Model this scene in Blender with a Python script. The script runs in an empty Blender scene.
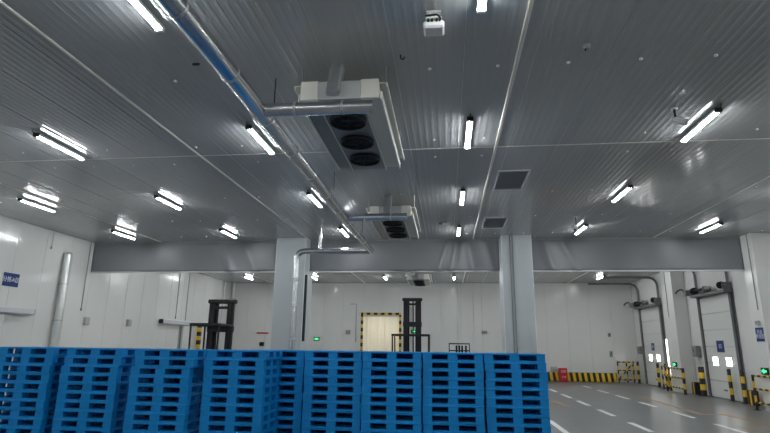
import bpy, math, random
from mathutils import Vector, Matrix
random.seed(7)
SC = bpy.context.scene
COL = SC.collection
PI = math.pi

# ------------------------------------------------------------------ camera
cd = bpy.data.cameras.new('camera')
cam = bpy.data.objects.new('camera', cd)
COL.objects.link(cam)
RT = Vector((0.993248795564915, 0.11528084197105458, 0.012928943626245588))
UP = Vector((0.015331255053221271, -0.2409271381331992, 0.9704221075024205))
FW = Vector((-0.1149860110071611, 0.9636723725340428, 0.2410679897607103))
m = Matrix((RT, UP, -FW)).transposed().to_4x4()
m.translation = Vector((0, 0, 1.75))
cam.matrix_world = m
cd.sensor_fit = 'HORIZONTAL'
cd.sensor_width = 36.0
cd.lens = 519.2263 / 770 * 36.0
cd.clip_end = 200
SC.camera = cam

# ------------------------------------------------------------------ world, exposure
w = bpy.data.worlds.new('world')
SC.world = w
w.use_nodes = True
w.node_tree.nodes['Background'].inputs[0].default_value = (0.6, 0.68, 0.75, 1)
w.node_tree.nodes['Background'].inputs[1].default_value = 0.02
SC.view_settings.view_transform = 'Standard'
SC.view_settings.look = 'None'
SC.view_settings.gamma = 1.0
SC.view_settings.use_curve_mapping = False
SC.view_settings.exposure = 1.95
TUBE_STRENGTH = 26.0
TUBE_COLOUR = (0.93, 0.98, 1.0)

# room dimensions (metres)
H = 5.32            # ceiling
XL, XR = -13.0, 10.22
YB, YF = 30.45, -9.0
CURT = 17.65        # plane of the hanging smoke curtains

# ------------------------------------------------------------------ helpers
class MB:
    def __init__(s):
        s.v = []; s.f = []; s.smooth = []
    def add(s, vs, fs, smooth=False):
        o = len(s.v)
        s.v += [tuple(p) for p in vs]
        for f in fs:
            s.f.append([i + o for i in f]); s.smooth.append(smooth)
        return s
    def box(s, x0, x1, y0, y1, z0, z1):
        vs = [(x0,y0,z0),(x1,y0,z0),(x1,y1,z0),(x0,y1,z0),(x0,y0,z1),(x1,y0,z1),(x1,y1,z1),(x0,y1,z1)]
        return s.add(vs, [(0,3,2,1),(4,5,6,7),(0,1,5,4),(1,2,6,5),(2,3,7,6),(3,0,4,7)])
    def cbox(s, c, d):
        return s.box(c[0]-d[0]/2, c[0]+d[0]/2, c[1]-d[1]/2, c[1]+d[1]/2, c[2]-d[2]/2, c[2]+d[2]/2)
    def bbox(s, x0, x1, y0, y1, z0, z1, b=0.01):
        """box with chamfered edges"""
        vs = []
        for sx, X, ix in ((0, x0, 1), (1, x1, -1)):
            for sy, Y, iy in ((0, y0, 1), (1, y1, -1)):
                for sz, Z, iz in ((0, z0, 1), (1, z1, -1)):
                    vs += [(X, Y+iy*b, Z+iz*b), (X+ix*b, Y, Z+iz*b), (X+ix*b, Y+iy*b, Z)]
        def k(a, c, e, n): return (a*4 + c*2 + e)*3 + n
        fs = [(k(0,0,0,0),k(0,0,1,0),k(0,1,1,0),k(0,1,0,0)), (k(1,0,0,0),k(1,1,0,0),k(1,1,1,0),k(1,0,1,0)),
              (k(0,0,0,1),k(1,0,0,1),k(1,0,1,1),k(0,0,1,1)), (k(0,1,0,1),k(0,1,1,1),k(1,1,1,1),k(1,1,0,1)),
              (k(0,0,0,2),k(0,1,0,2),k(1,1,0,2),k(1,0,0,2)), (k(0,0,1,2),k(1,0,1,2),k(1,1,1,2),k(0,1,1,2))]
        for c in (0, 1):
            for e in (0, 1):
                q = [k(0,c,e,1),k(0,c,e,2),k(1,c,e,2),k(1,c,e,1)]
                fs.append(tuple(q if c == e else q[::-1]))
                q = [k(c,0,e,2),k(c,0,e,0),k(c,1,e,0),k(c,1,e,2)]
                fs.append(tuple(q if c == e else q[::-1]))
                q = [k(c,e,0,0),k(c,e,0,1),k(c,e,1,1),k(c,e,1,0)]
                fs.append(tuple(q if c == e else q[::-1]))
        for a in (0, 1):
            for c in (0, 1):
                for e in (0, 1):
                    t = (k(a,c,e,0),k(a,c,e,1),k(a,c,e,2))
                    fs.append(t if (a+c+e) % 2 else t[::-1])
        return s.add(vs, fs)
    def tube(s, pts, r, n=12, caps=True, smooth=True):
        pts = [Vector(p) for p in pts]
        rs = r if isinstance(r, (list, tuple)) else [r]*len(pts)
        up = None
        rings = []
        for i, p in enumerate(pts):
            if i == 0: t = pts[1]-p
            elif i == len(pts)-1: t = p-pts[i-1]
            else: t = (pts[i+1]-p).normalized() + (p-pts[i-1]).normalized()
            t.normalize()
            if up is None:
                up = Vector((0,0,1)) if abs(t.z) < 0.9 else Vector((1,0,0))
            a = (up - t*up.dot(t)).normalized(); b = t.cross(a); up = a
            rings.append([p + (a*math.cos(2*PI*k/n) + b*math.sin(2*PI*k/n))*rs[i] for k in range(n)])
        vs = [v for q in rings for v in q]
        fs = []
        for i in range(len(pts)-1):
            for k in range(n):
                fs.append((i*n+k, i*n+(k+1) % n, (i+1)*n+(k+1) % n, (i+1)*n+k))
        s.add(vs, fs, smooth)
        if caps:
            s.add(rings[0], [tuple(range(n))[::-1]]); s.add(rings[-1], [tuple(range(n))])
        return s
    def cyl(s, a, b, r, n=16, smooth=True):
        return s.tube([a, b], r, n, True, smooth)
    def ring(s, c, R, r, axis='z', n=24, k=6):
        c = Vector(c); vs = []; fs = []
        for i in range(n):
            a = 2*PI*i/n
            for j in range(k):
                b = 2*PI*j/k
                q = ((R+r*math.cos(b))*math.cos(a), (R+r*math.cos(b))*math.sin(a), r*math.sin(b))
                if axis == 'y': q = (q[0], q[2], q[1])
                if axis == 'x': q = (q[2], q[0], q[1])
                vs.append(c + Vector(q))
        for i in range(n):
            for j in range(k):
                fs.append((i*k+j, ((i+1) % n)*k+j, ((i+1) % n)*k+(j+1) % k, i*k+(j+1) % k))
        return s.add(vs, fs, True)
    def mesh(s, name, mat):
        me = bpy.data.meshes.new(name)
        me.from_pydata(s.v, [], s.f)
        me.polygons.foreach_set('use_smooth', s.smooth)
        me.materials.append(mat)
        me.update()
        return me
    def build(s, name, mat, parent=None, loc=None, rz=0):
        return link(name, s.mesh(name, mat), parent, loc, rz)

def link(name, me, parent=None, loc=None, rz=0):
    o = bpy.data.objects.new(name, me)
    COL.objects.link(o)
    if parent: o.parent = parent
    if loc is not None: o.location = loc
    if rz: o.rotation_euler = (0, 0, rz)
    return o

def tag(o, label, cat, group=None, kind=None):
    o['label'] = label; o['category'] = cat
    if group: o['group'] = group
    if kind: o['kind'] = kind
    return o

def thing(name, label, cat, loc=(0,0,0), rz=0, group=None, kind=None):
    return tag(link(name, None, None, loc, rz), label, cat, group, kind)

def copy_tree(o, parent=None):
    c = o.copy(); COL.objects.link(c); c.parent = parent
    for ch in list(o.children): copy_tree(ch, c)
    return c

def arc(c, r, a0, a1, u, v, n=8):
    c, u, v = Vector(c), Vector(u), Vector(v)
    return [c + (u*math.cos(a0+(a1-a0)*i/n) + v*math.sin(a0+(a1-a0)*i/n))*r for i in range(n+1)]

def path(pts, r=0.1, n=6):
    """polyline with rounded corners"""
    pts = [Vector(p) for p in pts]; out = [pts[0]]
    for i in range(1, len(pts)-1):
        p = pts[i]; a = (pts[i-1]-p); b = (pts[i+1]-p)
        d = min(r, a.length*0.45, b.length*0.45)
        a.normalize(); b.normalize()
        for k in range(n+1):
            t = k/n
            out.append((p+a*d)*(1-t)**2 + p*2*t*(1-t) + (p+b*d)*t*t)
    return out + [pts[-1]]

# ------------------------------------------------------------------ materials
def mat(name, col, rough=0.5, metal=0.0, spec=0.5, noise=None, bump=None, emit=None):
    mt = bpy.data.materials.new(name); mt.use_nodes = True
    nt = mt.node_tree; b = nt.nodes['Principled BSDF']
    b.inputs['Base Color'].default_value = (*col, 1)
    b.inputs['Roughness'].default_value = rough
    b.inputs['Metallic'].default_value = metal
    b.inputs['Specular IOR Level'].default_value = spec
    if emit:
        b.inputs['Emission Color'].default_value = (*emit[0], 1)
        b.inputs['Emission Strength'].default_value = emit[1]
    if noise:
        scale, amt = noise
        g = nt.nodes.new('ShaderNodeNewGeometry')
        n = nt.nodes.new('ShaderNodeTexNoise'); n.inputs['Scale'].default_value = scale; n.inputs['Detail'].default_value = 5
        nt.links.new(g.outputs['Position'], n.inputs['Vector'])
        mx = nt.nodes.new('ShaderNodeMix'); mx.data_type = 'RGBA'
        mx.inputs['A'].default_value = (*[c*(1-amt) for c in col], 1)
        mx.inputs['B'].default_value = (*[min(1, c*(1+amt)) for c in col], 1)
        nt.links.new(n.outputs['Fac'], mx.inputs['Factor'])
        nt.links.new(mx.outputs['Result'], b.inputs['Base Color'])
    if bump:
        scale, strength, dist = bump
        tc = nt.nodes.new('ShaderNodeNewGeometry')
        n = nt.nodes.new('ShaderNodeTexNoise'); n.inputs['Scale'].default_value = scale
        nt.links.new(tc.outputs['Position'], n.inputs['Vector'])
        bp = nt.nodes.new('ShaderNodeBump'); bp.inputs['Strength'].default_value = strength; bp.inputs['Distance'].default_value = dist
        nt.links.new(n.outputs['Fac'], bp.inputs['Height'])
        nt.links.new(bp.outputs['Normal'], b.inputs['Normal'])
    return mt

def ribbed(name, col, rough, axis, pitch, depth, wob=0.002, metal=0.0, spec=0.5, noise=0.05):
    """sheet with fine pressed ribs running across `axis`"""
    mt = mat(name, col, rough, metal, spec, noise=(0.5, noise))
    nt = mt.node_tree; b = nt.nodes['Principled BSDF']
    g = nt.nodes.new('ShaderNodeNewGeometry')
    sp = nt.nodes.new('ShaderNodeSeparateXYZ'); nt.links.new(g.outputs['Position'], sp.inputs[0])
    mu = nt.nodes.new('ShaderNodeMath'); mu.operation = 'MULTIPLY'; mu.inputs[1].default_value = 2*PI/pitch
    nt.links.new(sp.outputs[axis], mu.inputs[0])
    si = nt.nodes.new('ShaderNodeMath'); si.operation = 'SINE'; nt.links.new(mu.outputs[0], si.inputs[0])
    # flat pans with a narrow pressed rib
    mr = nt.nodes.new('ShaderNodeMapRange'); mr.interpolation_type = 'SMOOTHSTEP'
    mr.inputs['From Min'].default_value = -0.35; mr.inputs['From Max'].default_value = 1.0
    nt.links.new(si.outputs[0], mr.inputs['Value'])
    n = nt.nodes.new('ShaderNodeTexNoise'); n.inputs['Scale'].default_value = 1.6; n.inputs['Detail'].default_value = 2
    nt.links.new(g.outputs['Position'], n.inputs['Vector'])
    ad = nt.nodes.new('ShaderNodeMath'); ad.operation = 'MULTIPLY'; ad.inputs[1].default_value = depth
    nt.links.new(mr.outputs['Result'], ad.inputs[0])
    a2 = nt.nodes.new('ShaderNodeMath'); a2.operation = 'MULTIPLY_ADD'; a2.inputs[1].default_value = wob
    nt.links.new(n.outputs['Fac'], a2.inputs[0]); nt.links.new(ad.outputs[0], a2.inputs[2])
    bp = nt.nodes.new('ShaderNodeBump'); bp.inputs['Strength'].default_value = 1.0; bp.inputs['Distance'].default_value = 1.0
    nt.links.new(a2.outputs[0], bp.inputs['Height'])
    nt.links.new(bp.outputs['Normal'], b.inputs['Normal'])
    return mt

def striped(name, vec, period, phase=0.0, c1=(0.015,0.015,0.016), c2=(0.80,0.50,0.02), rough=0.45, duty=0.5):
    """hazard paint: bands along vec in the object's own coordinates"""
    mt = mat(name, c1, rough)
    nt = mt.node_tree; b = nt.nodes['Principled BSDF']
    tc = nt.nodes.new('ShaderNodeTexCoord')
    d = nt.nodes.new('ShaderNodeVectorMath'); d.operation = 'DOT_PRODUCT'; d.inputs[1].default_value = vec
    nt.links.new(tc.outputs['Object'], d.inputs[0])
    a = nt.nodes.new('ShaderNodeMath'); a.operation = 'MULTIPLY_ADD'; a.inputs[1].default_value = 1/period; a.inputs[2].default_value = phase
    nt.links.new(d.outputs['Value'], a.inputs[0])
    f = nt.nodes.new('ShaderNodeMath'); f.operation = 'FRACT'; nt.links.new(a.outputs[0], f.inputs[0])
    g = nt.nodes.new('ShaderNodeMath'); g.operation = 'GREATER_THAN'; g.inputs[1].default_value = duty; nt.links.new(f.outputs[0], g.inputs[0])
    mx = nt.nodes.new('ShaderNodeMix'); mx.data_type = 'RGBA'
    mx.inputs['A'].default_value = (*c1, 1); mx.inputs['B'].default_value = (*c2, 1)
    nt.links.new(g.outputs[0], mx.inputs['Factor']); nt.links.new(mx.outputs['Result'], b.inputs['Base Color'])
    return mt

M = {}
M['ceiling'] = ribbed('ceiling_sheet', (0.43, 0.44, 0.445), 0.10, 0, 0.11125, 0.0021, wob=0.0008, spec=0.45)
M['wall'] = ribbed('wall_sheet', (0.74, 0.735, 0.71), 0.15, 0, 0.0742, 0.0, wob=0.010, noise=0.03)
M['wall_core'] = mat('wall_core', (0.42, 0.42, 0.41), 0.6)
M['ceil_core'] = mat('ceiling_core', (0.62, 0.62, 0.60), 0.5)  # pale colour stands in for light caught along the panel joint edges
M['trim'] = mat('cream_trim', (0.72, 0.70, 0.62), 0.4)
M['floor'] = mat('epoxy_floor', (0.145, 0.15, 0.152), 0.30, noise=(0.35, 0.25), bump=(3.0, 0.06, 0.02))
M['white_paint'] = mat('white_line_paint', (0.80, 0.80, 0.78), 0.5)
M['orange_paint'] = mat('orange_line_paint', (0.45, 0.24, 0.10), 0.5)
M['column'] = ribbed('column_sheet', (0.50, 0.53, 0.55), 0.28, 0, 0.09, 0.0007, wob=0.003)
M['curtain'] = mat('grey_curtain_fabric', (0.20, 0.205, 0.215), 0.42, noise=(1.2, 0.06))
M['steel'] = mat('galvanised_steel', (0.48, 0.49, 0.50), 0.32, 0.85, noise=(4, 0.1))
M['alu'] = mat('aluminium_cladding', (0.62, 0.63, 0.65), 0.22, 1.0, bump=(6, 0.12, 0.02))
M['dull_alu'] = mat('dull_aluminium', (0.66, 0.67, 0.66), 0.3, 0.75)
M['alu_dull'] = mat('foil_wrap', (0.55, 0.56, 0.57), 0.38, 0.8, bump=(14, 0.5, 0.02))
M['cream'] = mat('cream_enamel', (0.66, 0.65, 0.58), 0.4)
M['greypanel'] = mat('grey_enamel', (0.42, 0.43, 0.43), 0.4)
M['stainless'] = mat('stainless_sheet', (0.50, 0.51, 0.52), 0.24, 1.0)
M['coolergrey'] = mat('blue_grey_sheet', (0.17, 0.20, 0.23), 0.3, 0.4)  # dark reflections put into the colour of fan panel and left tray
M['dark_steel'] = mat('dull_dark_steel', (0.15, 0.155, 0.16), 0.4)
M['black'] = mat('black_plastic', (0.012, 0.012, 0.013), 0.45)
M['blackmetal'] = mat('black_metal', (0.018, 0.018, 0.02), 0.38, 0.2)
M['rubber'] = mat('black_rubber', (0.02, 0.02, 0.02), 0.8)
M['white'] = mat('white_enamel', (0.78, 0.78, 0.76), 0.35)
M['pvc'] = mat('white_pvc_pipe', (0.72, 0.73, 0.71), 0.3)
M['door'] = mat('dock_door_white', (0.72, 0.72, 0.69), 0.35)
M['rail'] = mat('pale_rail', (0.62, 0.63, 0.66), 0.35)
M['tube'] = mat('tube_light', (0.9, 0.9, 0.9), 0.4, emit=(TUBE_COLOUR, TUBE_STRENGTH))
M['blue'] = mat('blue_pallet_plastic', (0.001, 0.225, 0.58), 0.5, spec=0.3, noise=(2.0, 0.10))
M['signblue'] = mat('blue_sign', (0.004, 0.03, 0.19), 0.4)
M['daylit'] = mat('daylit_pane', (0.9, 0.9, 0.9), 0.3, emit=((1.0, 1.0, 0.97), 2.2))
M['red'] = mat('red_enamel', (0.55, 0.02, 0.03), 0.4)
M['green'] = mat('lit_green_sign', (0.01, 0.25, 0.06), 0.4, emit=((0.05, 1.0, 0.28), 0.55))
M['grey'] = mat('mid_grey_plastic', (0.25, 0.26, 0.26), 0.5)
M['ventgrey'] = mat('vent_grey', (0.6, 0.61, 0.61), 0.4)
M['chrome'] = mat('chrome', (0.75, 0.75, 0.76), 0.15, 1.0)
M['truckgrey'] = mat('truck_grey_paint', (0.34, 0.36, 0.37), 0.4)
M['truckorange'] = mat('truck_orange_paint', (0.65, 0.18, 0.02), 0.4)
M['strip'] = mat('strip_curtain_pvc', (0.82, 0.80, 0.72), 0.3)
nt = M['strip'].node_tree
tr = nt.nodes.new('ShaderNodeBsdfTranslucent'); tr.inputs[0].default_value = (0.90, 0.87, 0.79, 1)
mxs = nt.nodes.new('ShaderNodeMixShader'); mxs.inputs[0].default_value = 0.45
nt.links.new(nt.nodes['Principled BSDF'].outputs[0], mxs.inputs[1]); nt.links.new(tr.outputs[0], mxs.inputs[2])
nt.links.new(mxs.outputs[0], nt.nodes['Material Output'].inputs[0])
M['lampwarm'] = mat('warm_lamp', (0.9, 0.9, 0.9), 0.4, emit=((1.0, 0.95, 0.84), 60.0))
M['haz_z'] = striped('hazard_bands_up', (0, 0, 1), 0.44)
M['haz_x'] = striped('hazard_bands_across', (1, 0, 0), 0.42)
M['haz_y'] = striped('hazard_bands_along', (0, 1, 0), 0.30, duty=0.6)
M['haz_kerb'] = striped('hazard_kerb', (1, 0, 0.12), 0.30)
M['haz_fine_z'] = striped('hazard_fine_up', (0, 0, 1), 0.42)

# ------------------------------------------------------------------ room shell
def structure(o): o['kind'] = 'structure'; return o

floor = structure(MB().box(XL-0.3, XR+0.3, YF-0.3, YB+3.4, -0.12, 0).build('floor', M['floor']))
floor['label'] = 'dark grey glossy epoxy floor of the loading hall'; floor['category'] = 'floor'

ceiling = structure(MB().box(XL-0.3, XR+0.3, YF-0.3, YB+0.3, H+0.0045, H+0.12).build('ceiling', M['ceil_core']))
ceiling['label'] = 'grey ribbed steel panel ceiling with pale joint strips'; ceiling['category'] = 'ceiling'
P0, PW = 1.16, 0.89
xs = [XL] + [P0+PW*k for k in range(-20, 20) if XL+0.1 < P0+PW*k < XR-0.1] + [XR]
ysegs = [(YF, 0.4), (0.4, 9.12), (9.12, CURT), (CURT, 24.2), (24.2, YB)]
pm = {}
for (a, b) in zip(xs[:-1], xs[1:]):
    for (y0, y1) in ysegs:
        key = (round(b-a, 3), round(y1-y0, 3))
        if key not in pm:
            hw, hl = key[0]/2-0.004, key[1]/2-0.006
            # shallow pan: flat face with chamfered long edges
            mb = MB(); c = 0.003
            vs = [(-hw,-hl,0.004),(-hw+c,-hl,0),(hw-c,-hl,0),(hw,-hl,0.004),(-hw,hl,0.004),(-hw+c,hl,0),(hw-c,hl,0),(hw,hl,0.004)]
            mb.add(vs, [(0,4,5,1),(1,5,6,2),(2,6,7,3),(0,1,2,3),(7,6,5,4),(0,3,7,4)])
            pm[key] = mb.mesh('ceiling_panel', M['ceiling'])
        link('ceiling_panel', pm[key], ceiling, ((a+b)/2, (y0+y1)/2, H))
# pale strips covering every sixth joint, and the cross joint
n = 1
for x in (-10.32, -4.76, 0.945, 6.80):
    mb = MB()
    mb.add([(-0.028,YF,0),(-0.016,YF,-0.016),(0.016,YF,-0.016),(0.028,YF,0),(-0.028,CURT-0.05,0),(-0.016,CURT-0.05,-0.016),(0.016,CURT-0.05,-0.016),(0.028,CURT-0.05,0)],
           [(0,4,5,1),(1,5,6,2),(2,6,7,3),(0,1,2,3),(7,6,5,4)])
    mb.add([(-0.028,CURT+0.05,0),(-0.016,CURT+0.05,-0.016),(0.016,CURT+0.05,-0.016),(0.028,CURT+0.05,0),(-0.028,YB,0),(-0.016,YB,-0.016),(0.016,YB,-0.016),(0.028,YB,0)],
           [(0,4,5,1),(1,5,6,2),(2,6,7,3),(0,1,2,3),(7,6,5,4)])
    o = structure(mb.build('trim_%d' % n, M['trim'], None, (x, 0, H))); n += 1
    o['label'] = 'pale joint strip running along the ceiling, number %d from the left wall' % (n-1); o['category'] = 'trim'
o = structure(MB().box(XL, XR, 9.105, 9.135, H-0.006, H).build('trim_%d' % n, M['trim'])); n += 1
o['label'] = 'thin pale joint crossing the ceiling from wall to wall'; o['category'] = 'trim'
# hanger caps of the ceiling panels
capm = MB().tube([(0,0,0.004),(0,0,-0.012),(0,0,-0.022)], [0.024,0.024,0.012], 8).mesh('hanger_cap', M['white'])
for (a, b) in zip(xs[1:-2], xs[2:-1]):
    for y in (6.23, 8.67, 9.54, 12.05, 14.4, 16.7):
        if random.random() < 0.62: link('hanger_cap', capm, ceiling, ((a+b)/2, y, H))

def panel_wall(name, label, axis, at, lo, hi, sign, pw=1.16, holes=()):
    """wall slab with separate sheet panels; axis='y' wall runs along Y at x=at, panels face sign"""
    mb = MB()
    segs = []
    cur = lo
    for (h0, h1, hz) in list(holes)+[(hi, hi, 0)]:
        segs.append((cur, h0, 0)); 
        if h1 > h0: segs.append((h0, h1, hz))
        cur = h1
    for (a, b, z0) in segs:
        if b-a < 1e-4: continue
        t0, t1 = sorted((at, at - sign*0.2))
        if axis == 'y': mb.box(t0, t1, a, b, z0, H+0.1)
        else: mb.box(a, b, t0, t1, z0, H+0.1)
    wo = structure(mb.build(name, M['wall_core']))
    wo['label'] = label; wo['category'] = 'wall'
    cache = {}
    for (a, b, z0) in segs:
        cnt = max(1, round((b-a)/pw)); st = (b-a)/cnt
        for k in range(cnt):
            c = a+st*(k+0.5); key = (round(st, 3), z0)
            if key not in cache:
                q = MB(); g = 0.0018; e = 0.004
                hw = st/2-g; z1 = H-0.004; zz = z0+0.004 if z0 else 0.0
                def P(u, d, z): return (d*sign, u, z) if axis == 'y' else (u, d*sign, z)
                vs = [P(-hw,0,zz),P(-hw+e,0.012,zz),P(hw-e,0.012,zz),P(hw,0,zz),P(-hw,0,z1),P(-hw+e,0.012,z1),P(hw-e,0.012,z1),P(hw,0,z1)]
                q.add(vs, [(0,1,5,4),(1,2,6,5),(2,3,7,6),(3,2,1,0),(4,5,6,7),(0,4,7,3)])
                cache[key] = q.mesh('wall_panel', M['wall'])
            link('wall_panel', cache[key], wo, (at, c, 0) if axis == 'y' else (c, at, 0))
    return wo

panel_wall('wall_left', 'white glossy panel wall on the left with sliding cold-room doors', 'y', XL-0.012, YF, YB, 1)
panel_wall('wall_right', 'white panel wall on the right with the dock doors', 'y', XR+0.012, YF, YB, -1)
panel_wall('wall_back', 'white panel wall at the far end of the hall', 'x', YB+0.012, XL, XR, -1, holes=((-4.86, -2.70, 3.46),))
panel_wall('wall_front', 'white panel wall behind the camera', 'x', YF-0.012, XL, XR, 1)
# short corridor behind the strip curtain
mb = MB().box(-5.0, -4.86, YB+0.21, YB+3.2, 0, 3.7).box(-2.70, -2.56, YB+0.21, YB+3.2, 0, 3.7).box(-5.0, -2.56, YB+3.2, YB+3.3, 0, 3.7).box(-5.0, -2.56, YB+0.21, YB+3.3, 3.7, 3.8)
o = structure(mb.build('wall_corridor', M['wall_core'])); o['label'] = 'pale corridor walls behind the strip curtain doorway'; o['category'] = 'wall'

# ------------------------------------------------------------------ floor markings
def paint(name, pts, z, material, label, cat='floor marking', group=None):
    mb = MB(); k = len(pts)
    mb.add([(p[0], p[1], z) for p in pts] + [(p[0], p[1], 0.0) for p in pts],
           [tuple(range(k))] + [tuple((i, (i+1) % k, k+(i+1) % k, k+i)[::-1]) for i in range(k)])
    return tag(mb.build(name, material), label, cat, group)
ordn = ['nearest', 'second', 'third', 'fourth', 'fifth', 'sixth', 'seventh']
for lane, x, ys in (('left', 4.40, [12.69, 15.38, 17.95, 20.45, 23.02, 25.6]), ('right', 6.44, [12.9, 15.4, 18.0, 20.5, 23.0, 25.6])):
    for k, y in enumerate(ys):
        paint('lane_dash', [(x-0.07,y),(x+0.07,y),(x+0.07,y+1.42),(x-0.07,y+1.42)], 0.003, M['white_paint'],
              'white lane dash on the grey floor, %s of the %s dashed line' % (ordn[k], lane), group='white lane dashes')
paint('lane_line', [(2.42,9.0),(2.55,9.0),(2.55,14.1),(2.42,14.1)], 0.003, M['white_paint'], 'long white floor line running beside the pallet stacks')
paint('floor_stripe', [(6.95,16.3),(7.08,16.3),(7.30,21.6),(7.17,21.6)], 0.003, M['orange_paint'], 'thin faded orange stripe on the floor towards the far dock door')
paint('floor_stripe', [(7.58,12.5),(7.74,12.5),(7.78,16.6),(7.62,16.6)], 0.003, M['orange_paint'], 'faded orange stripe on the floor before the near dock door')
paint('floor_stripe', [(6.98,16.26),(7.70,16.26),(7.70,16.34),(6.98,16.34)], 0.004, M['orange_paint'], 'short orange cross stripe joining the two orange floor stripes')
paint('floor_stripe', [(6.95,12.2),(7.03,12.2),(6.86,14.0),(6.78,14.0)], 0.003, M['orange_paint'], 'faded orange stripe at the lower right of the floor')
paint('floor_stripe', [(3.64,17.5),(3.72,17.5),(3.57,19.5),(3.49,19.5)], 0.003, M['orange_paint'], 'slanting orange stripe just beyond the rightmost pallet stack')
paint('floor_stripe', [(2.6,17.35),(3.64,17.44),(3.64,17.52),(2.6,17.43)], 0.003, M['orange_paint'], 'crosswise orange stripe meeting the slanting one beyond the pallets')

# ------------------------------------------------------------------ columns
def column(x0, x1, y0, y1, label, faces='fblr', clad='column'):
    t = thing('column', label, 'column', ((x0+x1)/2, (y0+y1)/2, 0), kind='structure')
    hx, hy = (x1-x0)/2, (y1-y0)/2; z1 = H-0.001
    MB().box(-hx+0.02, hx-0.02, -hy+0.02, hy-0.02, 0, z1).build('core', M['wall_core'], t)
    g = 0.012
    for f in faces:
        mb = MB()
        if f == 'f': mb.box(-hx+g, hx-g, -hy, -hy+0.018, 0, z1)
        if f == 'b': mb.box(-hx+g, hx-g, hy-0.018, hy, 0, z1)
        if f == 'l': mb.box(-hx, -hx+0.018, -hy+g, hy-g, 0, z1)
        if f == 'r': mb.box(hx-0.018, hx, -hy+g, hy-g, 0, z1)
        mb.build('cladding_panel', M[clad], t)
    for sx in (-1, 1):
        for sy in (-1, 1):
            MB().cyl((sx*(hx-g), sy*(hy-g), 0), (sx*(hx-g), sy*(hy-g), z1), 0.014, 8).build('corner_trim', M['white'], t)
    return t
c1 = column(-5.81, -4.76, 17.12, 18.15, 'pale grey clad column behind the vertical silver pipe')
MB().bbox(0.525, 0.605, -0.48, -0.40, 1.85, 4.05, 0.01).build('cable_duct', M['black'], c1)['label'] = 'black vertical cable duct'
c2 = column(1.81, 2.78, 17.05, 18.05, 'pale grey clad column right of the ceiling vents')
for dx in (-0.215, -0.13):
    MB().box(dx-0.018, dx+0.018, -0.525, -0.499, 0, H-0.002).build('conduit', M['grey'], c2)
c3 = column(9.46, 10.2, 17.1, 17.72, 'pale clad column against the right wall at picture edge', clad='wall')
MB().cyl((-0.385, -0.13, 2.95), (-0.385, -0.13, H-0.002), 0.016, 8).build('conduit', M['grey'], c3)
c4 = column(9.66, 10.2, 23.75, 24.85, 'narrow clad column between the two dock doors', clad='wall')
MB().cyl((-0.285, 0.05, 3.1), (-0.285, 0.05, H-0.002), 0.014, 8).build('conduit', M['grey'], c4)

# ------------------------------------------------------------------ hanging smoke curtains
def curtain(x0, x1, label, folds):
    t = thing('smoke_curtain', label, 'curtain', ((x0+x1)/2, CURT, 0), group='grey smoke curtains under the ceiling')
    nx, nz = int((x1-x0)/0.07), 14
    zb, zt = 4.235, H-0.004
    front = []; back = []
    for j in range(nz+1):
        for i in range(nx+1):
            u = i/nx; v = j/nz
            x = x0+(x1-x0)*u; z = zb+(zt-zb)*v
            d = 0.010*math.sin(x*2.1+1.3*v)+0.006*math.sin(x*5.3-2*v)
            for (fx, wd, amp, sl) in folds:
                q = (x-fx-sl*(1-v))/wd
                d += 1.5*amp*math.exp(-q*q)*(1-v)**0.5
            front.append((x-(x0+x1)/2, d-0.012, z)); back.append((x-(x0+x1)/2, d+0.012, z))
    mb = MB(); N = (nx+1)*(nz+1); fs = []
    for j in range(nz):
        for i in range(nx):
            a = j*(nx+1)+i
            fs.append((a, a+1, a+nx+2, a+nx+1)); fs.append((N+a, N+a+nx+1, N+a+nx+2, N+a+1))
    for i in range(nx):
        fs.append((i, N+i, N+i+1, i+1)); a = nz*(nx+1)+i; fs.append((a, a+1, N+a+1, N+a))
    for j in range(nz):
        a = j*(nx+1); fs.append((a, a+nx+1, N+a+nx+1, N+a)); a += nx; fs.append((a, N+a, N+a+nx+1, a+nx+1))
    mb.add(front+back, fs, True)
    mb.build('fabric', M['curtain'], t)
    MB().bbox(x0-(x0+x1)/2+0.01, x1-(x0+x1)/2-0.01, -0.028, 0.028, 4.19, 4.24, 0.008).build('bottom_bar', M['rail'], t)
    MB().box(x0-(x0+x1)/2+0.01, x1-(x0+x1)/2-0.01, -0.035, 0.035, H-0.05, H).build('head_rail', M['grey'], t)
curtain(XL+0.03, -5.83, 'grey fabric smoke curtain between left wall and pipe column', [(-8.2,0.18,-0.07,0.6),(-7.2,0.15,-0.05,0.5),(-10.2,0.4,-0.03,-0.4)])
curtain(-4.74, 1.79, 'grey fabric smoke curtain between the two free standing columns', [(0.1,0.10,-0.09,-0.35),(0.42,0.09,-0.09,-0.25),(0.75,0.12,-0.06,0.2),(1.3,0.14,-0.06,0.3),(-2.6,0.5,-0.05,1.2)])
curtain(2.80, 9.44, 'grey fabric smoke curtain reaching the column at right wall', [(3.2,0.14,-0.07,0.35),(3.8,0.12,-0.05,0.5),(6.3,0.5,0.03,0.3)])

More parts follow.
